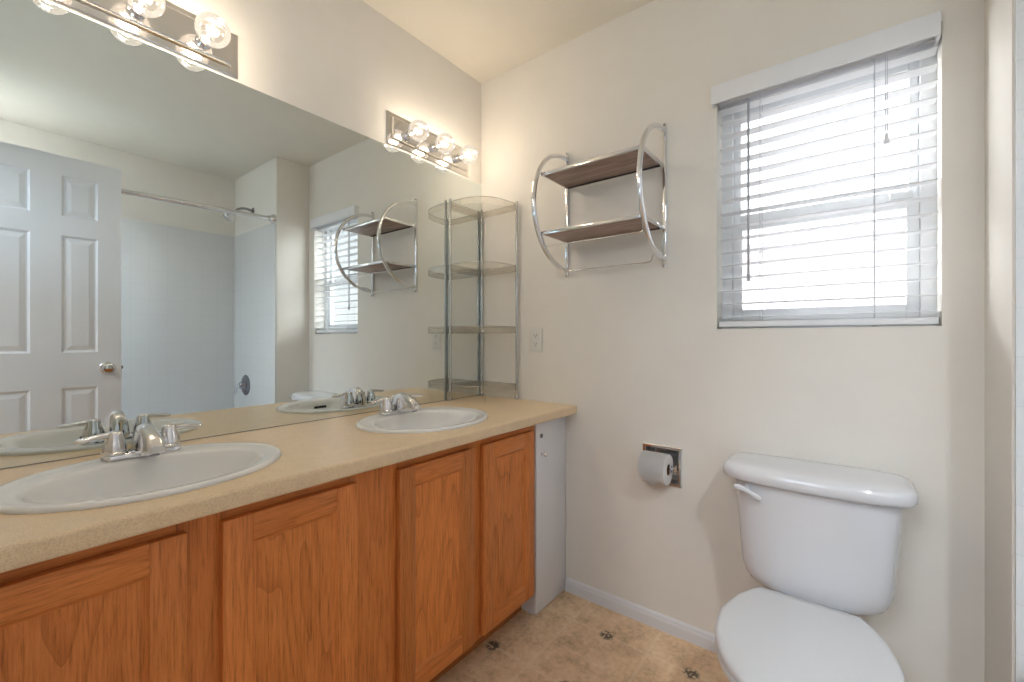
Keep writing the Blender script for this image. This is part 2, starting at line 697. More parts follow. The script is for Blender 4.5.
# door frame trim around the doorway behind the camera
bm = bmesh.new()
B(bm, 0.88, 0.942, YF, YF + 0.014, 0, 2.125, 0.004)
B(bm, 1.718, 1.780, YF, YF + 0.014, 0, 2.125, 0.004)
B(bm, 0.942, 1.718, YF, YF + 0.014, 2.063, 2.125, 0.004)
structure(link('trim_1', bm, WHITE, smooth=True))

# ------------------------------------------------------------------ window_1 in the back wall
win = thing('window_1', 'white vinyl single hung window in the back wall behind the blind', 'window', ((WX0 + WX1) / 2, 0.1, WZ0))
structure(win)
ox, oy, oz = win.location


def wbox(name, m, x0, x1, y0, y1, z0, z1, bev=0.0, parent=None):
    o = box(name, m, x0 - ox, x1 - ox, y0 - oy, y1 - oy, z0 - oz, z1 - oz, parent or win, bev)
    return o


bm = bmesh.new()
for q in ((WX0, WX0 + 0.035, WZ0, WZ1), (WX1 - 0.035, WX1, WZ0, WZ1), (WX0 + 0.035, WX1 - 0.035, WZ0, WZ0 + 0.03), (WX0 + 0.035, WX1 - 0.035, WZ1 - 0.035, WZ1)):
    B(bm, q[0] - ox, q[1] - ox, 0.085 - oy, 0.138 - oy, q[2] - oz, q[3] - oz)
link('window_frame', bm, VINYL, win)
ZM = 1.545
bm = bmesh.new()
x0, x1 = WX0 + 0.036, WX1 - 0.036
for q in ((x0, x0 + 0.03, WZ0 + 0.03, ZM), (x1 - 0.03, x1, WZ0 + 0.03, ZM), (x0 + 0.0305, x1 - 0.0305, WZ0 + 0.03, WZ0 + 0.07), (x0 + 0.0305, x1 - 0.0305, ZM - 0.03, ZM)):
    B(bm, q[0] - ox, q[1] - ox, 0.09 - oy, 0.108 - oy, q[2] - oz, q[3] - oz, 0.002)
low = link('lower_sash', bm, VINYL, win, True)
bm = bmesh.new()
for q in ((x0, x0 + 0.022, ZM, WZ1 - 0.036), (x1 - 0.022, x1, ZM, WZ1 - 0.036), (x0 + 0.0225, x1 - 0.0225, WZ1 - 0.06, WZ1 - 0.036), (x0 + 0.0225, x1 - 0.0225, ZM, ZM + 0.03)):
    B(bm, q[0] - ox, q[1] - ox, 0.111 - oy, 0.13 - oy, q[2] - oz, q[3] - oz, 0.002)
upp = link('upper_sash', bm, VINYL, win, True)
wbox('glass_pane', PANE, x0 + 0.03, x1 - 0.03, 0.098, 0.102, WZ0 + 0.07, ZM - 0.03, 0, low)
wbox('glass_pane', PANE, x0 + 0.022, x1 - 0.022, 0.118, 0.122, ZM + 0.03, WZ1 - 0.06, 0, upp)
wbox('sash_lock', VINYL, 1.60, 1.655, 0.086, 0.105, ZM + 0.001, ZM + 0.02, 0.003)

# ------------------------------------------------------------------ window blind
bl = thing('window_blind', 'white horizontal slat blind with valance hanging in the window', 'blind', (1.415, 0.035, WZ1))
bx_, by_, bz_ = bl.location
BX0, BX1 = 1.132, 1.700


def rel(o):
    ox_, oy_, oz_ = o.location
    return Matrix.Translation((-ox_, -oy_, -oz_))


def linkw(name, bm, m, parent, smooth=False, root=None):
    """geometry given in world coordinates, parented under an (unrotated) empty or its part"""
    r = root or parent
    bmesh.ops.transform(bm, matrix=rel(r), verts=bm.verts[:])
    return link(name, bm, m, parent, smooth)


bm = bmesh.new()
B(bm, 1.116, 1.699, -0.034, -0.026, 1.947, 2.012, 0.003)
B(bm, 1.116, 1.124, -0.028, -0.001, 1.947, 2.012)
B(bm, 1.691, 1.699, -0.028, 0.02, 1.947, 2.012)
linkw('valance', bm, SLAT, bl, True)
bm = bmesh.new()
B(bm, BX0, BX1, 0.008, 0.062, 1.955, 1.998, 0.002)
linkw('head_rail', bm, SLAT, bl, True)
bm = bmesh.new()
NS = 17
for i in range(NS):
    z = 1.938 - i * (1.938 - 1.198) / (NS - 1)
    t = bmesh.new()
    n = 6
    ring0 = []
    for k in range(n + 1):
        y = -0.025 + 0.05 * k / n
        ring0.append((y, 0.0022 * (1 - (2 * k / n - 1) ** 2) + 0.0013))
    prof = ring0 + [(y, zz - 0.0026) for y, zz in ring0[::-1]]
    loft(t, [[(BX0 + 0.002, y, zz) for y, zz in prof], [(BX1 - 0.002, y, zz) for y, zz in prof]])
    merge(bm, t, Matrix.Translation((0, 0.036, z)) @ Matrix.Rotation(math.radians(1.5), 4, 'X'))
sl = linkw('slats', bm, SLATT, bl, True)
bm = bmesh.new()
B(bm, BX0, BX1, 0.012, 0.06, 1.161, 1.181, 0.003)
rail = linkw('bottom_rail', bm, SLAT, bl, True)
for x in (1.262, 1.562):
    bm = bmesh.new()
    for y in (0.0095, 0.0625):
        tube(bm, [(x, y, 1.955), (x, y, 1.181)], 0.0011, 6)
    for i in range(NS):
        z = 1.938 - i * (1.938 - 1.198) / (NS - 1) - 0.002
        tube(bm, [(x, 0.0095, z), (x, 0.0625, z)], 0.0006, 5)
    linkw('ladder_cord', bm, CORD, bl)
    bm = bmesh.new()
    lathe(bm, [(0.006, 0), (0.006, 0.006), (0.003, 0.008)], Matrix.Translation((x, 0.036, 1.1545)), 12)
    linkw('rail_button', bm, SLAT, rail, False, bl)
bm = bmesh.new()
tube(bm, [(1.229, -0.002, 1.945), (1.229, -0.002, 1.33)], 0.004, 6)
lathe(bm, [(0.006, 0), (0.006, 0.02), (0.004, 0.024)], Matrix.Translation((1.229, -0.002, 1.318)), 8)
linkw('tilt_wand', bm, WAND, bl)
bm = bmesh.new()
for dx in (-0.002, 0.002):
    tube(bm, [(1.588 + dx, 0.0, 1.95), (1.588 + dx, 0.0, 1.72)], 0.001, 6)
lc = linkw('lift_cord', bm, CORD, bl)
bm = bmesh.new()
lathe(bm, [(0.002, 0.03), (0.004, 0.026), (0.0075, 0.006), (0.0075, 0.002), (0.004, 0)], Matrix.Translation((1.588, 0, 1.692)), 12)
linkw('tassel', bm, SLAT, lc, True, bl)

# ------------------------------------------------------------------ neighbouring house outside
nh = thing('neighbor_house', 'pale sided house next door seen through the window blind', 'house', (0.6, 5.0, -2.6))
bm = bmesh.new()
B(bm, -5.0, 6.0, 5.0, 5.2, -2.6, 2.35)
linkw('house_wall', bm, SIDING, nh)
bm = bmesh.new()
pr = [(4.55, 2.2), (4.55, 2.32), (7.5, 3.6), (7.5, 3.45)]
loft(bm, [[(-5.3, y, z) for y, z in pr], [(6.3, y, z) for y, z in pr]])
linkw('roof', bm, ROOFM, nh)
bm = bmesh.new()
for a in ((0.55, 0.65, 0.75, 1.75), (1.45, 1.55, 0.75, 1.75), (0.65, 1.45, 0.75, 0.85), (0.65, 1.45, 1.65, 1.75), (1.02, 1.08, 0.85, 1.65)):
    B(bm, a[0], a[1], 4.95, 5.02, a[2], a[3])
hw = linkw('house_window', bm, VINYL, nh)
bm = bmesh.new()
B(bm, 0.65, 1.45, 4.985, 4.995, 0.85, 1.65)
linkw('house_pane', bm, STEEL, hw, False, nh)

# ------------------------------------------------------------------ vanity cabinets
VTOP = 0.792


def oak_door(parent, root, y0, y1, z0, z1, xf, k):
    """framed recessed-panel door; xf is the front face"""
    fw = 0.056
    bm = bmesh.new()
    B(bm, xf - 0.019, xf, y0, y0 + fw, z0, z1, 0.003, 2, 0)
    B(bm, xf - 0.019, xf, y1 - fw, y1, z0, z1, 0.003, 2, 0)
    B(bm, xf - 0.019, xf - 0.0003, y0 + fw - 0.001, y1 - fw + 0.001, z0, z0 + fw, 0.003, 2, 1)
    B(bm, xf - 0.019, xf - 0.0003, y0 + fw - 0.001, y1 - fw + 0.001, z1 - fw, z1, 0.003, 2, 1)
    # sloped inner moulding
    a, b = (y0 + fw - 0.001, z0 + fw - 0.001), (y1 - fw + 0.001, z1 - fw + 0.001)
    s = 0.010
    o = [(xf - 0.002, a[0], a[1]), (xf - 0.002, b[0], a[1]), (xf - 0.002, b[0], b[1]), (xf - 0.002, a[0], b[1])]
    i = [(xf - 0.0095, a[0] + s, a[1] + s), (xf - 0.0095, b[0] - s, a[1] + s), (xf - 0.0095, b[0] - s, b[1] - s), (xf - 0.0095, a[0] + s, b[1] - s)]
    O = [bm.verts.new(p) for p in o]
    I = [bm.verts.new(p) for p in i]
    for q in range(4):
        f = bm.faces.new((O[q], O[(q + 1) % 4], I[(q + 1) % 4], I[q]))
        f.material_index = 0 if q in (1, 3) else 1
    d = linkw('door', bm, [OAKV[k % 3], OAKH], parent, True, root)
    bm = bmesh.new()
    B(bm, xf - 0.016, xf - 0.009, y0 + fw, y1 - fw, z0 + fw, z1 - fw)
    linkw('door_panel', bm, OAKP[k % 4], d, False, root)
    return d


def vanity(y0, y1, doors, label, k):
    v = thing('vanity_cabinet', label, 'cabinet', (0.25, (y0 + y1) / 2, 0.0))
    bm = bmesh.new()
    XF = 0.499
    B(bm, 0.02, XF - 0.019, y0 + 0.001, y0 + 0.015, 0.09, VTOP)
    B(bm, 0.02, XF - 0.019, y1 - 0.015, y1 - 0.001, 0.09, VTOP)
    B(bm, 0.02, XF - 0.019, y0 + 0.015, y1 - 0.015, 0.09, 0.105)
    B(bm, 0.012, 0.02, y0 + 0.001, y1 - 0.001, 0.09, VTOP)
    linkw('carcass', bm, OAKV[2], v)
    bm = bmesh.new()
    ds = sorted(doors)
    st = 0.034
    ymid = [(ds[j][1] + ds[j + 1][0]) / 2 for j in range(len(ds) - 1)]
    B(bm, XF - 0.019, XF, y0 + 0.0005, ds[0][0] + 0.014, 0.09, VTOP, 0.0008, 1, 0)
    B(bm, XF - 0.019, XF, ds[-1][1] - 0.014, y1 - 0.0005, 0.09, VTOP, 0.0008, 1, 0)
    for j in range(len(ds) - 1):
        B(bm, XF - 0.019, XF, ds[j][1] - 0.012, ds[j + 1][0] + 0.012, 0.09, VTOP, 0.0008, 1, 0)
    for j, (a, b) in enumerate(ds):
        B(bm, XF - 0.019, XF, a + 0.0125, b - 0.0125, 0.735, VTOP, 0.0008, 1, 1)
        B(bm, XF - 0.019, XF, a + 0.0125, b - 0.0125, 0.09, 0.13, 0.0008, 1, 1)
    linkw('face_frame', bm, [OAKV[0], OAKH], v, True)
    bm = bmesh.new()
    B(bm, 0.42, 0.434, y0 + 0.001, y1 - 0.001, 0.0, 0.09)
    B(bm, 0.05, 0.42, y0 + 0.001, y0 + 0.015, 0.0, 0.09)
    B(bm, 0.05, 0.42, y1 - 0.015, y1 - 0.001, 0.0, 0.09)
    linkw('toe_kick', bm, OAKD, v)
    for j, (a, b) in enumerate(ds):
        oak_door(v, v, a, b, 0.105, 0.757, 0.519, k + j)
    return v


vanity(-1.78, -0.236, [(-1.705, -1.404), (-1.346, -1.047), (-0.918, -0.613), (-0.567, -0.268)], 'honey oak vanity cabinet with four panel doors under the long countertop', 0)

# narrow white cabinet between the vanity and the back wall
wc = thing('white_cabinet', 'narrow white cabinet between the oak vanity and the back wall', 'cabinet', (0.26, -0.12, 0))
bm = bmesh.new()
B(bm, 0.02, 0.488, -0.233, -0.003, 0.0, VTOP)
linkw('body', bm, MELA, wc)
bm = bmesh.new()
B(bm, 0.4885, 0.506, -0.2335, -0.003, 0.006, VTOP - 0.003, 0.001)
wd = linkw('door', bm, MELA, wc, True)
bm = bmesh.new()
lathe(bm, [(0.0095, 0), (0.0095, 0.003), (0.0075, 0.0045), (0.0075, 0.004), (0.001, 0.004)], Matrix.Translation((0.506, -0.2, 0.722)) @ rot_to((1, 0, 0)), 20)
lk = linkw('lock', bm, STEEL, wd, True, wc)
bm = bmesh.new()
B(bm, 0.5102, 0.5108, -0.2045, -0.1955, 0.7212, 0.7228)
linkw('keyhole', bm, DARK, lk, False, wc)
bm = bmesh.new()
lathe(bm, [(0.008, 0), (0.008, 0.002), (0.004, 0.004), (0.004, 0.013), (0.009, 0.017), (0.0105, 0.021), (0.008, 0.025), (0.001, 0.026)], Matrix.Translation((0.506, -0.195, 0.648)) @ rot_to((1, 0, 0)), 20)
linkw('knob', bm, CHROME, wd, True, wc)

# ------------------------------------------------------------------ countertop with two sink cut-outs
SINKS = [(0.294, -0.630), (0.294, -1.398)]
AX, AY = 0.206, 0.248
CT = 0.828
YC = -1.82
bm = bmesh.new()
xn = 0.545
NH = 48


def plate_holes(bm, z):
    edges = []
    outer = [bm.verts.new(p) for p in ((0.001, -0.001, z), (xn, -0.001, z), (xn, YC, z), (0.001, YC, z))]
    for q in range(4):
        edges.append(bm.edges.new((outer[q], outer[(q + 1) % 4])))
    loops = []
    for (cx, cy) in SINKS:
        L = [bm.verts.new(p) for p in ell(cx, cy, z, AX - 0.017, AY - 0.017, NH)]
        for q in range(NH):
            edges.append(bm.edges.new((L[q], L[(q + 1) % NH])))
        loops.append(L)
    bmesh.ops.triangle_fill(bm, use_beauty=True, use_dissolve=False, edges=edges)
    return outer, loops


o1, l1 = plate_holes(bm, CT)
o2, l2 = plate_holes(bm, CT - 0.034)
for a, b in zip(l1, l2):
    for q in range(NH):
        bm.faces.new((a[q], a[(q + 1) % NH], b[(q + 1) % NH], b[q]))
for a, b in ((0, 3), (2, 3), (0, 1)):
    bm.faces.new((o1[a], o1[b], o2[b], o2[a]))
# rolled front edge
prof = [(xn, CT)]
for k in range(7):
    a = PI / 2 * (1 - k / 6)
    prof.append((xn + 0.009 + 0.007 * math.cos(a), CT - 0.007 + 0.007 * math.sin(a)))
prof += [(xn + 0.016, CT - 0.030)]
for k in range(1, 4):
    a = -PI / 2 * k / 3
    prof.append((xn + 0.009 + 0.007 * math.cos(a), CT - 0.030 + 0.007 * math.sin(a)))
prof += [(xn - 0.012, CT - 0.037), (xn - 0.012, CT - 0.034), (xn, CT - 0.034)]
loft(bm, [[(x, -0.001, z) for x, z in prof], [(x, YC, z) for x, z in prof]])
bmesh.ops.remove_doubles(bm, verts=bm.verts[:], dist=0.0001)
ct = link('countertop', bm, LAM, None, True)
for p in ct.data.polygons:
    if abs(p.normal.z) > 0.995:
        p.use_smooth = False
tag(ct, 'long beige speckled laminate countertop with two oval sinks', 'countertop')


# ------------------------------------------------------------------ sinks
def sink(cx, cy, label):
    s = thing('sink', label, 'sink', (cx, cy, CT), 'oval white drop-in sinks in the countertop')
    n = 64
    R = []

    def ring(dx, ax, ay, z, e=2.0):
        R.append(ell(dx, 0, z, ax, ay, n, e))
    ring(0, AX - 0.022, AY - 0.022, -0.02)
    ring(0, AX - 0.022, AY - 0.022, 0.0005)
    ring(0, AX, AY, 0.0005)
    ring(0, AX, AY, 0.004)
    ring(0, AX - 0.001, AY - 0.001, 0.0065)
    ring(0, AX - 0.0035, AY - 0.0035, 0.0088)
    ring(0, AX - 0.007, AY - 0.007, 0.0098)
    ring(0, AX - 0.011, AY - 0.011, 0.0098)
    ring(0.001, AX - 0.017, AY - 0.017, 0.0085)
    ring(0.003, AX - 0.026, AY - 0.027, 0.0078)
    bx, ba, bb = 0.019, 0.150, 0.200
    ring(bx, ba + 0.008, bb + 0.009, 0.0070)
    ring(bx, ba + 0.002, bb + 0.002, 0.0055)
    ring(bx, ba - 0.003, bb - 0.003, 0.0005)
    ring(bx, ba - 0.008, bb - 0.009, -0.012)
    ring(bx, ba - 0.020, bb - 0.026, -0.046)
    ring(bx, ba - 0.042, bb - 0.056, -0.082)
    ring(bx, ba - 0.070, bb - 0.098, -0.108)
    ring(bx - 0.005, 0.05, 0.06, -0.132)
    ring(bx - 0.008, 0.024, 0.024, -0.137)
    # outside of the bowl
    R2 = [ell(bx - 0.008, 0, -0.147, 0.024, 0.024, n), ell(bx - 0.005, 0, -0.142, 0.056, 0.066, n), ell(bx, 0, -0.128, ba - 0.055, bb - 0.078, n),
          ell(bx, 0, -0.095, ba - 0.027, bb - 0.036, n), ell(bx, 0, -0.05, ba - 0.009, bb - 0.012, n), ell(bx, 0, -0.02, ba + 0.002, bb, n)]
    bm = bmesh.new()
    loft(bm, R + R2, cap0=False, cap1=False)
    bm.verts.ensure_lookup_table()
    a = bm.verts[:n]
    b = bm.verts[-n:]
    a, b = list(a), list(b)
    for k in range(n):
        bm.faces.new((b[k], b[(k + 1) % n], a[(k + 1) % n], a[k]))
    link('basin', bm, SINKP, s, True)
    bm = bmesh.new()
    lathe(bm, [(0.023, 0), (0.023, 0.003), (0.019, 0.0035), (0.017, 0.001), (0.016, 0.004), (0.001, 0.005)], Matrix.Translation((bx - 0.008, 0, -0.1368)), 24)
    link('drain', bm, CHROME, s, True)
    # overflow slot on the front wall of the bowl
    bm = bmesh.new()
    pts = []
    for k in range(9):
        y = -0.028 + 0.056 * k / 8
        pts.append((bx + (ba - 0.0125) * math.sqrt(1 - (y / (bb - 0.015)) ** 2) , y, -0.026))
    tube(bm, pts, 0.0055, 8)
    link('overflow_slot', bm, DARK, s, True)
    return s


sink(*SINKS[0], 'oval white sink set in the counter nearest the corner shelf')
sink(*SINKS[1], 'large oval white sink at the left end of the counter')


# ------------------------------------------------------------------ faucets
def faucet(cx, cy, z, label):
    f = thing('faucet', label, 'faucet', (cx, cy, z), 'chrome two-handle faucets')
    bm = bmesh.new()
    # deck plate: two round feet and a bridge
    n = 40

    def outline(g, zz, lift=0):
        out = []
        for k in range(n):
            a = 2 * PI * k / n
            c, s_ = math.cos(a), math.sin(a)
            y = 0.051 * max(-1, min(1, s_ * 1.5)) + (0.026 - g) * s_
            x = (0.026 - g) * c * (1.0 - 0.18 * (1 - min(1, abs(s_ * 1.5))))
            out.append((x, y, zz))
        return out
    loft(bm, [outline(0, 0), outline(0, 0.008), outline(0.002, 0.011), outline(0.006, 0.0125)])
    link('deck_plate', bm, CHROME, f, True)
    for sgn in (-1, 1):
        bm = bmesh.new()
        lathe(bm, [(0.0245, 0.012), (0.0245, 0.0165), (0.0225, 0.018), (0.0222, 0.024), (0.021, 0.034), (0.018, 0.044), (0.0155, 0.050), (0.0155, 0.057), (0.0145, 0.061), (0.010, 0.0645), (0.005, 0.066), (0.001, 0.0662)],
              Matrix.Translation((0, sgn * 0.052, 0)), 24)
        hnd = link('handle', bm, CHROME, f, True)
        bm = bmesh.new()
        path = [(0.0, sgn * 0.052, 0.0555), (0.0, sgn * 0.066, 0.0575), (0.001, sgn * 0.084, 0.0565), (0.003, sgn * 0.102, 0.0535), (0.005, sgn * 0.116, 0.053), (0.006, sgn * 0.121, 0.0535)]
        wd_ = [0.009, 0.009, 0.010, 0.012, 0.0105, 0.004]
        th = [0.008, 0.007, 0.0062, 0.006, 0.005, 0.002]
        rings = []
        for (p, a, b) in zip(path, wd_, th):
            rings.append([(p[0] + a * math.cos(2 * PI * k / 14), p[1], p[2] + b * math.sin(2 * PI * k / 14)) for k in range(14)])
        loft(bm, rings)
        link('lever', bm, CHROME, hnd, True)
    # spout
    bm = bmesh.new()
    rings = []
    for x, zl, zh, wl, wh in ((-0.0235, 0.004, 0.022, 0.012, 0.010), (-0.021, 0.003, 0.040, 0.020, 0.014), (-0.013, 0.003, 0.059, 0.0235, 0.0165), (0.002, 0.003, 0.0725, 0.025, 0.0175), (0.022, 0.003, 0.079, 0.0255, 0.0175),
                              (0.045, 0.005, 0.0775, 0.025, 0.017), (0.068, 0.009, 0.071, 0.0245, 0.0165), (0.090, 0.013, 0.061, 0.0235, 0.0155), (0.108, 0.017, 0.048, 0.022, 0.0145), (0.116, 0.021, 0.038, 0.018, 0.012)):
        r = []
        for k in range(24):
            q = 2 * PI * k / 24
            c, s_ = math.cos(q), math.sin(q)
            v_ = math.copysign(abs(s_) ** 0.6, s_)
            wv = wl + (wh - wl) * (v_ + 1) / 2
            r.append(Vector((x, wv * math.copysign(abs(c) ** 0.6, c), (zl + zh) / 2 + (zh - zl) / 2 * v_)))
        rings.append(r)
    loft(bm, rings)
    sp = link('spout', bm, CHROME, f, True)
    bm = bmesh.new()
    lathe(bm, [(0.0095, 0), (0.0095, 0.006), (0.007, 0.0065)], Matrix.Translation((0.098, 0, 0.0185)) @ rot_to((0.2, 0, -0.98)), 18)
    link('aerator', bm, STEEL, sp, True)
    bm = bmesh.new()
    lathe(bm, [(0.0028, 0.011), (0.0028, 0.052), (0.0055, 0.056), (0.006, 0.062), (0.004, 0.066), (0.001, 0.0665)], Matrix.Translation((-0.0285, 0, -0.003)) , 14)
    link('lift_rod', bm, CHROME, f, True)
    return f


faucet(0.131, -0.628, CT + 0.0088, 'chrome two-handle faucet on the sink nearest the corner shelf')
faucet(0.131, -1.388, CT + 0.0088, 'chrome two-handle faucet on the left end sink')

# ------------------------------------------------------------------ mirror
bm = bmesh.new()
B(bm, 0.0006, 0.0046, -1.80, -0.004, 0.8307, 1.9145)
mr = link('wall_mirror', bm, MIRROR)
tag(mr, 'wide frameless mirror covering the wall above the countertop', 'mirror')
bm = bmesh.new()
B(bm, 0.0006, 0.0058, -1.80, -0.004, 0.8283, 0.8306)
link('bottom_channel', bm, STEEL, mr)


# ------------------------------------------------------------------ bar lights
def bar_light(yc, label, power):
    t = thing('vanity_light', label, 'light fixture', (0, yc, 1.992), 'three-bulb bar lights above the mirror')
    hl, hh = 0.243, 0.067
    bm = bmesh.new()

    def rr(x, l, h):
        return [(x, -l, -h), (x, l, -h), (x, l, h), (x, -l, h)]
    loft(bm, [rr(0.0005, hl, hh), rr(0.004, hl, hh), rr(0.006, hl - 0.003, hh - 0.003), rr(0.007, hl - 0.02, hh - 0.02), rr(0.020, hl - 0.024, hh - 0.024), rr(0.022, hl - 0.027, hh - 0.027)])
    link('back_plate', bm, PLATE, t)
    for dy in (-0.149, 0.0, 0.149):
        bm = bmesh.new()
        lathe(bm, [(0.021, 0.0215), (0.021, 0.026), (0.0185, 0.028), (0.0185, 0.049), (0.0165, 0.052)], Matrix.Translation((0, dy, -0.009)) @ rot_to((1, 0, 0)), 24)
        sk = link('socket', bm, CHROME, t, True)
        bm = bmesh.new()
        R = 0.0425
        cxb = 0.092
        prof = [(0.0135, 0.047), (0.0135, 0.051)]
        for k in range(1, 15):
            a = PI - 0.42 - (PI - 0.42) * k / 14
            prof.append((R * math.sin(a), cxb + R * math.cos(a)))
        t2 = bmesh.new()
        n = 28
        loft(t2, [[(max(r, 2e-4) * math.cos(2 * PI * k / n), max(r, 2e-4) * math.sin(2 * PI * k / n), h) for k in range(n)] for r, h in prof])
        merge(bm, t2, Matrix.Translation((0, dy, -0.009)) @ rot_to((1, 0, 0)))
        bb = link('bulb', bm, BULBG, t, True)
        bm = bmesh.new()
        pts = [(0.080, dy - 0.008, -0.009), (0.089, dy - 0.010, -0.009), (0.094, dy - 0.006, -0.008), (0.091, dy, -0.010), (0.094, dy + 0.006, -0.008), (0.089, dy + 0.010, -0.009), (0.080, dy + 0.008, -0.009)]
        tube(bm, smooth_path(pts, 4), 0.0022, 6)
        lathe(bm, [(0.004, 0.052), (0.003, 0.072), (0.002, 0.080)], Matrix.Translation((0, dy, -0.009)) @ rot_to((1, 0, 0)), 10)
        link('filament', bm, FILA, bb, True)
        d = bpy.data.lights.new('bulb_light', 'POINT')
        d.energy = power
        d.color = BULB_COLOR
        d.shadow_soft_size = 0.02
        lo = bpy.data.objects.new('bulb_light', d)
        COL.objects.link(lo)
        lo.location = (0.094, yc + dy, 1.983)
    return t


bar_light(-0.342, 'metal bar light with three clear globe bulbs nearest the corner', BULB_POWER)
bar_light(-1.377, 'metal bar light with three clear globe bulbs at upper left', BULB_POWER * 1.4)

# ------------------------------------------------------------------ corner shelf on the counter
cs = thing('corner_shelf', 'four-tier clear quarter-round shelf standing in the counter corner', 'shelf', (0.02, -0.02, CT))
RC = 0.229
cx0, cy0 = 0.014, -0.012       # corner of the trays


def quarter(r, inset, z, n=18):
    """quarter-disc outline (x out from the mirror, y towards the camera)"""
    pts = [(cx0 + inset, cy0 - inset, z)]
    for k in range(n + 1):
        a = max(0.0, min(PI / 2, PI / 2 * k / n))
        pts.append((cx0 + inset + (r - 2 * inset) * math.cos(a) ** (2 / 3.1), cy0 - inset - (r - 2 * inset) * math.sin(a) ** (2 / 3.1), z))
    return pts


for zt in (1.766, 1.470, 1.177, 0.902):
    bm = bmesh.new()
    zb = zt - 0.030
    loft(bm, [quarter(RC, 0, zb), quarter(RC, 0, zt), quarter(RC, 0.0022, zt), quarter(RC, 0.0022, zb)], False, False)
    tr = linkw('tray', bm, ACRYL, cs)
    bm = bmesh.new()
    loft(bm, [quarter(RC, 0.0024, zb), quarter(RC, 0.0024, zb + 0.003)])
    linkw('tray_floor', bm, ACRYLF, tr, False, cs)
    bm = bmesh.new()
    tube(bm, [Vector(p) for p in quarter(RC, 0.001, zt, 24)], 0.0017, 6, closed=True)
    linkw('rim_wire', bm, POSTM, tr, True, cs)
for (x, y) in ((cx0 + 0.006, cy0 - RC - 0.001), (cx0 + RC + 0.001, cy0 - 0.006), (cx0 + 0.002, cy0 - 0.002)):
    bm = bmesh.new()
    tube(bm, [(x, y, CT + 0.0005), (x, y, 1.775)], 0.006, 12)
    lathe(bm, [(0.0065, 0), (0.0065, 0.008), (0.0055, 0.01)], Matrix.Translation((x, y, CT + 0.0002)), 12)
    lathe(bm, [(0.0056, 0), (0.005, 0.003), (0.001, 0.005)], Matrix.Translation((x, y, 1.775)), 12)
    linkw('post', bm, POSTM, cs, True)
bm = bmesh.new()
a = PI / 4
px_, py_ = cx0 + RC * math.cos(a) ** (2 / 3.1), cy0 - RC * math.sin(a) ** (2 / 3.1)
tube(bm, [(px_, py_, CT + 0.0005), (px_, py_, 0.873)], 0.0022, 8)
linkw('front_foot', bm, ACRYL, cs, True)

# ------------------------------------------------------------------ chrome wall shelf
ws = thing('wall_shelf', 'chrome wall shelf with two brown boards and curved side rails', 'shelf', (0.731, 0, 1.394))
ZA, ZB, DEP = 1.424, 1.913, 0.268
for x in (0.516, 0.946):
    bm = bmesh.new()
    B(bm, x - 0.007, x + 0.007, -0.014, -0.0005, 1.392, 1.941, 0.002)
    up_ = linkw('upright', bm, CHROME, ws, True)
    for zs_ in (1.398, 1.936):
        bm = bmesh.new()
        lathe(bm, [(0.005, 0), (0.005, 0.002), (0.001, 0.003)], Matrix.Translation((x, -0.014, zs_)) @ rot_to((0, -1, 0)), 12)
        linkw('screw', bm, STEEL, up_, True, ws)
    bm = bmesh.new()
    pts = []
    zc, rz = (ZA + ZB) / 2, (ZB - ZA) / 2
    for k in range(41):
        a = -PI / 2 + PI * k / 40
        c = max(0.0, math.cos(a))
        pts.append((x, -0.010 - (DEP - 0.012) * c ** 0.92, zc + rz * math.sin(a)))
    tube(bm, pts, 0.0097, 12)
    linkw('curved_rail', bm, CHROME, ws, True)
for z in (1.786, 1.548):
    bm = bmesh.new()
    B(bm, 0.528, 0.934, -0.214, -0.024, z - 0.008, z, 0.001)
    sh = linkw('shelf_board', bm, WALNUT, ws, True)
    bm = bmesh.new()
    B(bm, 0.522, 0.940, -0.224, -0.2145, z - 0.009, z + 0.004, 0.0015)
    B(bm, 0.522, 0.940, -0.0235, -0.014, z - 0.009, z + 0.004, 0.0015)
    B(bm, 0.5205, 0.5275, -0.224, -0.014, z - 0.009, z + 0.004, 0.0015)
    B(bm, 0.9345, 0.9415, -0.224, -0.014, z - 0.009, z + 0.004, 0.0015)
    linkw('shelf_edge', bm, CHROME, sh, True, ws)
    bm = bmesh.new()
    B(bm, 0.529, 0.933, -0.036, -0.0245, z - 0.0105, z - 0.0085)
    linkw('back_shadow_strip', bm, DARK, sh, False, ws)  # dark strip put in for the shade under the board's back edge
# wire towel bars below the lower board
bm = bmesh.new()
pts = [(0.524, -0.222, 1.536), (0.526, -0.214, 1.522), (0.529, -0.205, 1.5), (0.540, -0.200, 1.495), (0.60, -0.2, 1.495), (0.86, -0.2, 1.495), (0.924, -0.200, 1.495), (0.935, -0.205, 1.5), (0.937, -0.214, 1.522), (0.938, -0.222, 1.536)]
tube(bm, smooth_path(pts, 5), 0.0022, 8)
linkw('towel_bar', bm, CHROME2, ws, True)
bm = bmesh.new()
pts = [(0.520, -0.055, 1.428), (0.527, -0.05, 1.42), (0.535, -0.045, 1.413), (0.60, -0.045, 1.412), (0.86, -0.045, 1.412), (0.895, -0.045, 1.4125), (0.908, -0.047, 1.418), (0.920, -0.062, 1.437), (0.942, -0.085, 1.443)]
tube(bm, smooth_path(pts, 5), 0.0022, 8)
linkw('towel_bar', bm, CHROME2, ws, True)

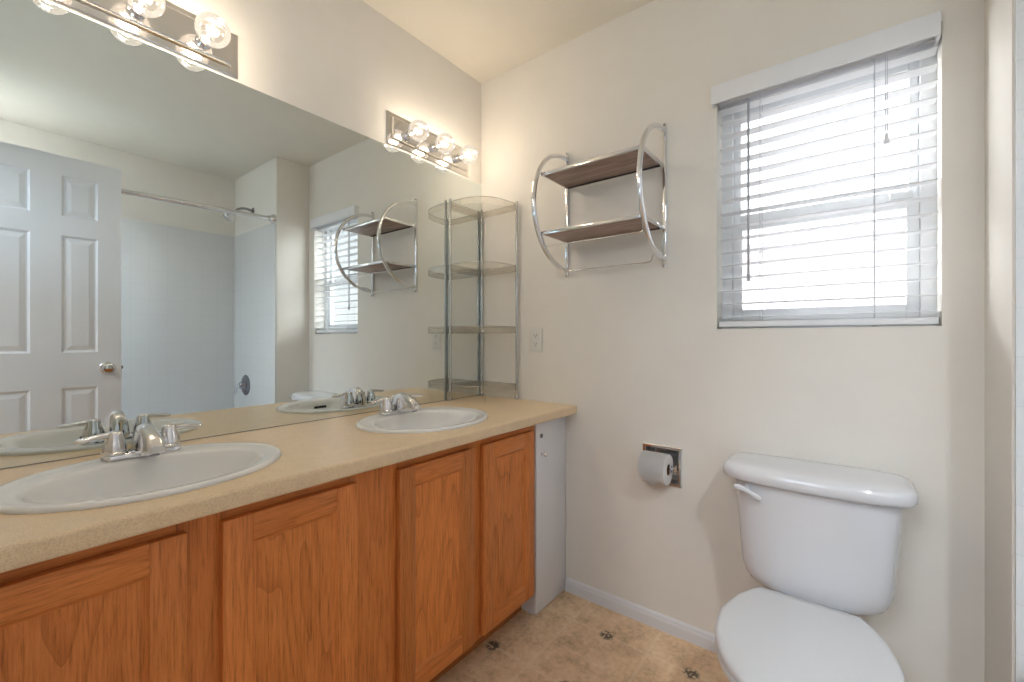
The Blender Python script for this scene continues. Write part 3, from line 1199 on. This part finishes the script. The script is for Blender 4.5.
# ------------------------------------------------------------------ outlet
ol = thing('wall_outlet', 'white wall outlet beside the corner shelf', 'outlet', (0.345, 0, 1.114))
bm = bmesh.new()
B(bm, -0.035, 0.035, -0.006, -0.0003, -0.057, 0.057, 0.003)
link('cover_plate', bm, PLASTIC, ol, True)
for dz in (-0.02, 0.02):
    bm = bmesh.new()
    loft(bm, [[(p[0], y, p[1]) for p in [(0.0165 * math.copysign(abs(math.cos(a)) ** .6, math.cos(a)), dz + 0.0145 * math.copysign(abs(math.sin(a)) ** .6, math.sin(a))) for a in [2 * PI * k / 24 for k in range(24)]]] for y in (-0.005, -0.0078)])
    rc = link('receptacle', bm, PLASTIC, ol, True)
    bm = bmesh.new()
    B(bm, -0.0075, -0.0055, -0.0083, -0.007, dz - 0.001, dz + 0.0075)
    B(bm, 0.0055, 0.0075, -0.0083, -0.007, dz - 0.001, dz + 0.0065)
    lathe(bm, [(0.0025, 0), (0.0025, 0.0012)], Matrix.Translation((0, -0.0071, dz - 0.007)) @ rot_to((0, -1, 0)), 10)
    link('slot', bm, DARK, rc)

# ------------------------------------------------------------------ recessed toilet paper holder and the roll
th = thing('toilet_paper_holder', 'square chrome recessed toilet paper holder in the back wall', 'holder', (0.933, 0, 0.635))
bm = bmesh.new()
ow, iw = 0.0755, 0.062


def sqr(h, y, hz=None):
    hz = hz or h
    return [(-h, y, -hz), (h, y, -hz), (h, y, hz), (-h, y, hz)]


loft(bm, [sqr(ow, -0.0005), sqr(ow, -0.004), sqr(ow - 0.004, -0.0065), sqr(iw + 0.002, -0.0065), sqr(iw, -0.004), sqr(iw - 0.002, 0.035), sqr(iw - 0.014, 0.055), sqr(iw - 0.02, 0.06)], False, True)
link('recessed_box', bm, CHROME2, th)
for sgn in (-1, 1):
    bm = bmesh.new()
    pr = [(-0.0645, 0.0), (-0.0645, -0.008)]
    sec = [(0.02, 0.022, 0.03), (0.0, 0.014, 0.02), (-0.025, 0.0115, 0.014), (-0.045, 0.0105, 0.0105), (-0.0535, 0.006, 0.006)]
    x0_, x1_ = (0.0565, 0.0605) if sgn > 0 else (-0.0605, -0.0565)
    loft(bm, [[(x, y, z) for x, z in ((x0_, -hz), (x1_, -hz), (x1_, hz), (x0_, hz))] for y, hz, _ in sec])
    link('bracket_arm', bm, CHROME, th, True)
bm = bmesh.new()
lathe(bm, [(0.006, -0.0565), (0.006, -0.05), (0.0115, -0.049), (0.0115, 0.049), (0.006, 0.05), (0.006, 0.0565)], Matrix.Translation((0, -0.043, 0)) @ rot_to((1, 0, 0)), 18)
link('roller', bm, CHROME, th, True)

rl = thing('toilet_paper_roll', 'white toilet paper roll with folded point on the recessed holder', 'toilet paper', (0.926, -0.052, 0.634))
RR = 0.0565
hw = 0.0485
bm = bmesh.new()
n = 40
prof = [(0.021, -hw), (RR - 0.002, -hw), (RR, -hw + 0.002), (RR, hw - 0.002), (RR - 0.002, hw), (0.021, hw)]
t = bmesh.new()
loft(t, [[(r * math.cos(2 * PI * k / n), r * math.sin(2 * PI * k / n), h) for k in range(n)] for r, h in prof + [prof[0]]], False, False)
merge(bm, t, rot_to((1, 0, 0)))
link('paper', bm, PAPER, rl, True)
bm = bmesh.new()
lathe_p = [(0.0208, -hw + 0.001), (0.0208, hw - 0.001), (0.0200, hw - 0.001), (0.0200, -hw + 0.001), (0.0208, -hw + 0.001)]
t = bmesh.new()
loft(t, [[(r * math.cos(2 * PI * k / 28), r * math.sin(2 * PI * k / 28), h) for k in range(28)] for r, h in lathe_p], False, False)
merge(bm, t, rot_to((1, 0, 0)))
link('card_tube', bm, CARD, rl, True)
# folded end: a sheet over the front of the roll tapering to a point
bm = bmesh.new()
rows = []
for k in range(15):
    a = math.radians(86 - 152 * k / 14)        # angle in the y-z plane, 0 = towards the room
    r = RR + 0.0012 + (0.012 * max(0, (k - 6) / 8) ** 1.2)
    wk = hw - 0.0005 if k < 8 else (hw - 0.0005) * (1 - (k - 8) / 6.0)
    rows.append([(-wk, -r * math.cos(a), r * math.sin(a)), (wk if k < 8 else wk, -r * math.cos(a), r * math.sin(a))])
V = [[bm.verts.new(p) for p in r] for r in rows]
for a, b in zip(V, V[1:]):
    try:
        bm.faces.new((a[0], a[1], b[1], b[0]))
    except ValueError:
        pass
bmesh.ops.solidify(bm, geom=bm.faces[:], thickness=0.002)
link('folded_sheet', bm, PAPER, rl, True)

# ------------------------------------------------------------------ toilet
TX = 1.415
tl = thing('toilet', 'white two-piece toilet with closed lid under the window', 'toilet', (TX, -0.35, 0))


def rrect(cx, cy, z, hx, hy, e_front=4.0, n=60, bow=0.0):
    out = []
    for k in range(n):
        a = 2 * PI * k / n
        c, s_ = math.cos(a), math.sin(a)
        e = e_front
        x = hx * math.copysign(abs(c) ** (2 / e), c)
        y = hy * math.copysign(abs(s_) ** (2 / e), s_)
        if y < 0:
            y -= bow * (1 - (x / hx) ** 2) * (abs(y) / hy)
        out.append((cx + x, cy + y, z))
    return out


bm = bmesh.new()
TY = -0.112
secs = []
# lower corners turn under with a generous radius
for z, hx, hy, e in ((0.378, 0.120, 0.076, 3.0), (0.380, 0.136, 0.083, 3.2), (0.385, 0.150, 0.0875, 3.6), (0.394, 0.1625, 0.0895, 4.0), (0.408, 0.171, 0.0905, 4.4), (0.430, 0.178, 0.091, 4.6), (0.46, 0.182, 0.0913, 4.6),
                     (0.52, 0.187, 0.0915, 4.6), (0.60, 0.1935, 0.092, 4.6), (0.66, 0.198, 0.093, 4.6), (0.702, 0.2015, 0.094, 4.6), (0.705, 0.2015, 0.094, 4.6)):
    secs.append(rrect(TX, TY, z, hx, hy, e, 72, 0.018))
loft(bm, secs)
tank = linkw('tank', bm, PORC, tl, True)
bm = bmesh.new()
secs = []
for z, d in ((0.693, 0.008), (0.695, 0.003), (0.700, 0.0), (0.714, -0.002), (0.724, 0.0005), (0.731, 0.006), (0.7355, 0.014), (0.738, 0.026), (0.7395, 0.045), (0.740, 0.075)):
    secs.append(rrect(TX - 0.003, TY - 0.001, z, 0.228 - d, 0.107 - d, 5.6, 72, 0.024))
loft(bm, secs)
linkw('tank_lid', bm, PORC, tl, True)
bm = bmesh.new()
yl = -0.2185
lathe(bm, [(0.011, 0), (0.011, 0.004), (0.008, 0.007), (0.006, 0.016)], Matrix.Translation((1.258, yl + 0.012, 0.668)) @ rot_to((0, -1, 0)), 16)
path = [(1.226, yl - 0.006, 0.675, 0.006), (1.236, yl - 0.008, 0.6745, 0.0085), (1.258, yl - 0.008, 0.668, 0.0075), (1.278, yl - 0.009, 0.659, 0.0065), (1.292, yl - 0.009, 0.652, 0.008), (1.298, yl - 0.008, 0.6495, 0.004)]
rings = []
for (x, y, z, r) in path:
    rings.append([(x + 0.3 * r * math.sin(2 * PI * k / 12), y + 0.0045 * math.cos(2 * PI * k / 12), z + r * math.sin(2 * PI * k / 12)) for k in range(12)])
loft(bm, rings)
linkw('flush_lever', bm, PORC, tank, True, tl)


def seat_outline(z, g=0.0, yb=-0.250, yfr=-0.69, hw_=0.179, hb=0.113, n=26):
    """D-shaped outline: straight hinge edge, widest a third forward, rounded front"""
    ctrl = [(hb, yb), (hb + 0.0005, yb - 0.001), (hb + 0.024, yb - 0.035), (hb + 0.047, yb - 0.085), (hw_, yb - 0.165), (hw_ + 0.001, yb - 0.215), (hw_ - 0.008, yb - 0.285), (hw_ - 0.042, yb - 0.365),
            (hw_ - 0.098, yb - 0.418), (0.0, yfr)]
    right = smooth_path([(x, y, 0) for x, y in ctrl] + [(-(hw_ - 0.098), yb - 0.418, 0)], 5)[:46]
    pts = [(p.x, p.y) for p in right]
    full = pts + [(-x, y) for x, y in pts[-2::-1]]
    c = Vector((0, (yb + yfr) / 2))
    out = []
    for x, y in full:
        v_ = Vector((x, y)) - c
        k = max(0.0, 1 - g / max(v_.length, 1e-4))
        out.append((TX - 0.003 + v_.x * k, c.y + v_.y * k, z))
    return out


bm = bmesh.new()
loft(bm, [seat_outline(0.390, 0.006), seat_outline(0.392, 0.001), seat_outline(0.398, 0.0), seat_outline(0.404, 0.001), seat_outline(0.4075, 0.004), seat_outline(0.4095, 0.010), seat_outline(0.4103, 0.022)])
linkw('seat_lid', bm, SEATP, tl, True)
bm = bmesh.new()
loft(bm, [seat_outline(0.371, 0.006), seat_outline(0.373, 0.002), seat_outline(0.380, 0.0), seat_outline(0.386, 0.002), seat_outline(0.3885, 0.007)])
linkw('seat_ring', bm, SEATP, tl, True)
for sgn in (-1, 1):
    bm = bmesh.new()
    B(bm, TX + sgn * 0.075 - 0.016, TX + sgn * 0.075 + 0.016, -0.258, -0.226, 0.3695, 0.397, 0.006)
    linkw('hinge', bm, SEATP, tl, True)
# bowl and pedestal
bm = bmesh.new()


def bowl(z, hx, yb, yf, e=2.3, n=48):
    cy = (yb + yf) / 2
    hy = (yb - yf) / 2
    out = []
    for k in range(n):
        a = 2 * PI * k / n
        c, s_ = math.cos(a), math.sin(a)
        y = cy + hy * math.copysign(abs(s_) ** (2 / e), s_)
        u = max(0.0, min(1.0, (-0.17 - y) / 0.20))
        tap = 0.62 + 0.38 * (u * u * (3 - 2 * u)) if hx > 0.11 else 1.0
        out.append((TX + hx * tap * math.copysign(abs(c) ** (2 / e), c), y, z))
    return out


loft(bm, [bowl(0.0005, 0.105, -0.06, -0.50, 3), bowl(0.02, 0.105, -0.06, -0.50, 3), bowl(0.035, 0.098, -0.065, -0.49, 2.8), bowl(0.09, 0.092, -0.07, -0.47, 2.6), bowl(0.15, 0.098, -0.07, -0.50, 2.5),
          bowl(0.21, 0.118, -0.07, -0.565, 2.4), bowl(0.27, 0.142, -0.06, -0.625, 2.3), bowl(0.32, 0.160, -0.05, -0.66, 2.3), bowl(0.35, 0.168, -0.045, -0.675, 2.3), bowl(0.364, 0.170, -0.045, -0.678, 2.3), bowl(0.3695, 0.166, -0.05, -0.672, 2.3)])
linkw('bowl', bm, PORC, tl, True)
bm = bmesh.new()
B(bm, TX - 0.07, TX + 0.07, -0.185, -0.05, 0.3685, 0.3785, 0.004)
linkw('tank_gasket', bm, DARK, tl, True)
for sgn in (-1, 1):
    bm = bmesh.new()
    lathe(bm, [(0.014, 0), (0.013, 0.012), (0.006, 0.019), (0.001, 0.02)], Matrix.Translation((TX + sgn * 0.112, -0.30, 0.0)), 14)
    linkw('bolt_cap', bm, PORC, tl, True)

# ------------------------------------------------------------------ six-panel door standing open against the tub
Y_HINGE = -1.843
dr = thing('door_1', 'white six-panel door standing open, seen in the mirror', 'door', (1.698, Y_HINGE, 0.012))
structure(dr)
DW, DH, DT = 0.737, 2.042, 0.035
bm = bmesh.new()
y0 = Y_HINGE
x0, x1 = 1.680, 1.680 + DT
stile = 0.094
mid = 0.107
cols = [(-1.579, -1.443), (-1.336, -1.200)]
rows_ = [(0.25, 0.866), (1.048, 1.648), (1.745, 1.953)]
ys = [y0, cols[0][0], cols[0][1], cols[1][0], cols[1][1], y0 + DW]
zs = [0.012, rows_[0][0], rows_[0][1], rows_[1][0], rows_[1][1], rows_[2][0], rows_[2][1], 0.012 + DH]


def quad(bm, pts):
    bm.faces.new([bm.verts.new(p) for p in pts])


for side, xs_ in ((-1, x0), (1, x1)):
    for i in range(5):
        for j in range(7):
            a, b, c, d = ys[i], ys[i + 1], zs[j], zs[j + 1]
            if i in (1, 3) and j in (1, 3, 5):
                levels = [(0, 0), (0.009, 0.0075), (0.015, 0.0075), (0.036, 0.002), (0.040, 0.002)]
                rect = [[(xs_ - side * dd, a + g, c + g), (xs_ - side * dd, b - g, c + g), (xs_ - side * dd, b - g, d - g), (xs_ - side * dd, a + g, d - g)] for g, dd in levels]
                for r0, r1 in zip(rect, rect[1:]):
                    for q in range(4):
                        quad(bm, (r0[q], r0[(q + 1) % 4], r1[(q + 1) % 4], r1[q]))
                quad(bm, rect[-1])
            else:
                quad(bm, ((xs_, a, c), (xs_, b, c), (xs_, b, d), (xs_, a, d)))
for (ya, yb) in zip(ys, ys[1:]):
    for z in (zs[0], zs[-1]):
        quad(bm, ((x0, ya, z), (x0, yb, z), (x1, yb, z), (x1, ya, z)))
for (za, zb) in zip(zs, zs[1:]):
    for y in (ys[0], ys[-1]):
        quad(bm, ((x0, y, za), (x0, y, zb), (x1, y, zb), (x1, y, za)))
bmesh.ops.remove_doubles(bm, verts=bm.verts[:], dist=0.0001)
linkw('door_leaf', bm, DOORW, dr)
yk = -1.165
for sgn, xk in ((-1, x0), (1, x1)):
    bm = bmesh.new()
    lathe(bm, [(0.032, 0), (0.032, 0.004), (0.027, 0.008), (0.012, 0.011), (0.011, 0.026), (0.020, 0.032), (0.027, 0.042), (0.028, 0.050), (0.024, 0.058), (0.015, 0.062), (0.001, 0.0625)], Matrix.Translation((xk, yk, 0.962)) @ rot_to((sgn, 0, 0)), 28)
    linkw('door_knob', bm, CHROME, dr, True)
bm = bmesh.new()
B(bm, x0 + 0.005, x1 - 0.005, y0 + DW - 0.001, y0 + DW + 0.0015, 0.93, 0.99)
B(bm, x0 + 0.011, x1 - 0.011, y0 + DW + 0.001, y0 + DW + 0.010, 0.953, 0.971, 0.002)
linkw('latch_plate', bm, STEEL, dr)
for z in (0.22, 1.02, 1.80):
    bm = bmesh.new()
    lathe(bm, [(0.006, 0), (0.006, 0.09), (0.004, 0.094)], Matrix.Translation((x0 - 0.004, y0 - 0.006, z)), 10)
    linkw('hinge', bm, STEEL, dr, True)

# ------------------------------------------------------------------ tub alcove (seen in the mirror)
bm = bmesh.new()
B(bm, TB - 0.012, TB, YE, YA, 0.0, 1.965)
B(bm, W + 0.004, TB - 0.012, YA - 0.010, YA, 0.0, 1.965)
B(bm, W + 0.004, TB - 0.012, YE, YE + 0.010, 0.0, 1.965)
structure(link('wall_tub_surround', bm, TILE), 'white tiled surround lining the tub alcove', 'tub surround')
tb = thing('bathtub', 'white bathtub in the alcove opposite the mirror', 'bathtub', (2.16, -1.0, 0))
bm = bmesh.new()
cxm, cym = (W + 0.002 + TB - 0.012) / 2, (YA + YE) / 2
hx0, hy0 = (TB - W) / 2 - 0.0085, (YA - YE) / 2 - 0.011
R = []
for z, dx, dy, e in ((0.0005, 0.0, 0.0, 30), (0.40, 0, 0, 30), (0.408, 0.006, 0.006, 24), (0.41, 0.06, 0.06, 8), (0.40, 0.075, 0.08, 6), (0.20, 0.10, 0.14, 4.5), (0.10, 0.13, 0.2, 4), (0.08, 0.2, 0.3, 3.5)):
    R.append(ell(cxm, cym, z, hx0 - dx, hy0 - dy, 72, e))
loft(bm, R)
linkw('tub_shell', bm, PORC, tb, True)
bm = bmesh.new()
lathe(bm, [(0.03, 0), (0.03, 0.004), (0.01, 0.008)], Matrix.Translation((2.27, -0.388, 0.09)), 16)
linkw('tub_drain', bm, CHROME, tb, True)

rd = thing('shower_rod', 'chrome shower curtain rod across the tub alcove', 'shower rod', (1.80, YA, 1.97))
bm = bmesh.new()
pts = []
for k in range(25):
    u = k / 24
    y = YA - 0.008 + (YE - YA + 0.016) * u
    pts.append((1.822, y, 1.992 - 0.04 * u))
tube(bm, pts, 0.0155, 14)
linkw('rod', bm, CHROME, rd, True)
for y, sgn, zf in ((YA - 0.0002, -1, 1.992), (YE + 0.0002, 1, 1.952)):
    bm = bmesh.new()
    lathe(bm, [(0.036, 0), (0.036, 0.006), (0.030, 0.018), (0.021, 0.028), (0.020, 0.045)], Matrix.Translation((1.822, y, zf)) @ rot_to((0, sgn, 0)), 20)
    linkw('flange', bm, CHROME, rd, True)

sh = thing('wall_shower', 'chrome shower head on an arm from the alcove end wall', 'shower', (2.19, YA, 2.09))
bm = bmesh.new()
tube(bm, smooth_path([(2.19, YA - 0.0005, 2.115), (2.19, YA - 0.05, 2.125), (2.19, YA - 0.10, 2.11), (2.19, YA - 0.14, 2.07)], 6), 0.0095, 12)
linkw('shower_arm', bm, STEEL, sh, True)
bm = bmesh.new()
lathe(bm, [(0.03, 0), (0.027, 0.005), (0.012, 0.01)], Matrix.Translation((2.19, YA - 0.0002, 2.115)) @ rot_to((0, -1, 0)), 18)
linkw('arm_flange', bm, STEEL, sh, True)
bm = bmesh.new()
lathe(bm, [(0.012, -0.012), (0.014, 0.0), (0.016, 0.016), (0.034, 0.045), (0.037, 0.055), (0.034, 0.059), (0.001, 0.057)], Matrix.Translation((2.19, YA - 0.142, 2.068)) @ rot_to((0, -0.62, -0.78)), 24)
linkw('spray_head', bm, CHROME, sh, True)

sv = thing('shower_valve', 'round chrome shower valve with lever on the alcove end wall', 'shower valve', (2.295, YA - 0.010, 0.75))
bm = bmesh.new()
lathe(bm, [(0.082, 0.0002), (0.082, 0.004), (0.072, 0.010), (0.035, 0.014), (0.030, 0.03), (0.026, 0.042), (0.018, 0.05), (0.001, 0.052)], rot_to((0, -1, 0)), 32)
link('escutcheon', bm, STEEL, sv, True)
bm = bmesh.new()
pts = smooth_path([(0, -0.040, 0), (0.02, -0.052, -0.012), (0.038, -0.058, -0.035), (0.045, -0.06, -0.07)], 5)
tube(bm, pts, [0.014 - 0.005 * k / (len(pts) - 1) for k in range(len(pts))], 12)
link('lever', bm, CHROME, sv, True)
ts = thing('tub_spout', 'chrome tub spout on the alcove end wall below the valve', 'tub spout', (2.295, YA - 0.010, 0.53))
bm = bmesh.new()
rings = []
for y, zc_, rr_ in ((-0.0003, 0, 0.03), (-0.03, 0, 0.03), (-0.08, -0.003, 0.028), (-0.115, -0.012, 0.025), (-0.130, -0.024, 0.018)):
    rings.append([(rr_ * math.cos(2 * PI * k / 20), y, zc_ + rr_ * math.sin(2 * PI * k / 20)) for k in range(20)])
loft(bm, rings)
link('spout_body', bm, CHROME, ts, True)
bm = bmesh.new()
lathe(bm, [(0.004, 0.02), (0.004, 0.04), (0.009, 0.043), (0.009, 0.05), (0.001, 0.052)], Matrix.Translation((0, -0.1, 0)), 12)
link('diverter_knob', bm, CHROME, ts, True)

dl = thing('added_tub_downlight', 'white recessed downlight added above the bathtub to brighten the alcove', 'lamp', (2.20, -1.66, H))  # unseen fixture added to go with the alcove fill light
bm = bmesh.new()
lathe(bm, [(0.09, -0.0004), (0.09, -0.004), (0.085, -0.006), (0.07, -0.006), (0.065, -0.003)], None, 32)
link('trim_ring', bm, WHITE, dl, True)
bm = bmesh.new()
lathe(bm, [(0.066, -0.0012), (0.066, -0.003), (0.001, -0.0045)], None, 32)
link('fill_lamp_lens', bm, LAMPG, dl, True)

# ------------------------------------------------------------------ added fill lamp in the unseen hall beyond the doorway
hl = thing('hall_fill_lamp', 'round white ceiling lamp added in the unseen hall behind the camera', 'lamp', (1.05, -3.0, H))
bm = bmesh.new()
lathe(bm, [(0.15, -0.0005), (0.15, -0.02), (0.145, -0.03), (0.12, -0.0305)], None, 32)
link('fill_lamp_base', bm, WHITE, hl, True)
bm = bmesh.new()
lathe(bm, [(0.135, -0.031), (0.13, -0.055), (0.10, -0.085), (0.05, -0.10), (0.001, -0.102)], None, 32)
link('fill_lamp_shade', bm, LAMPG, hl, True)
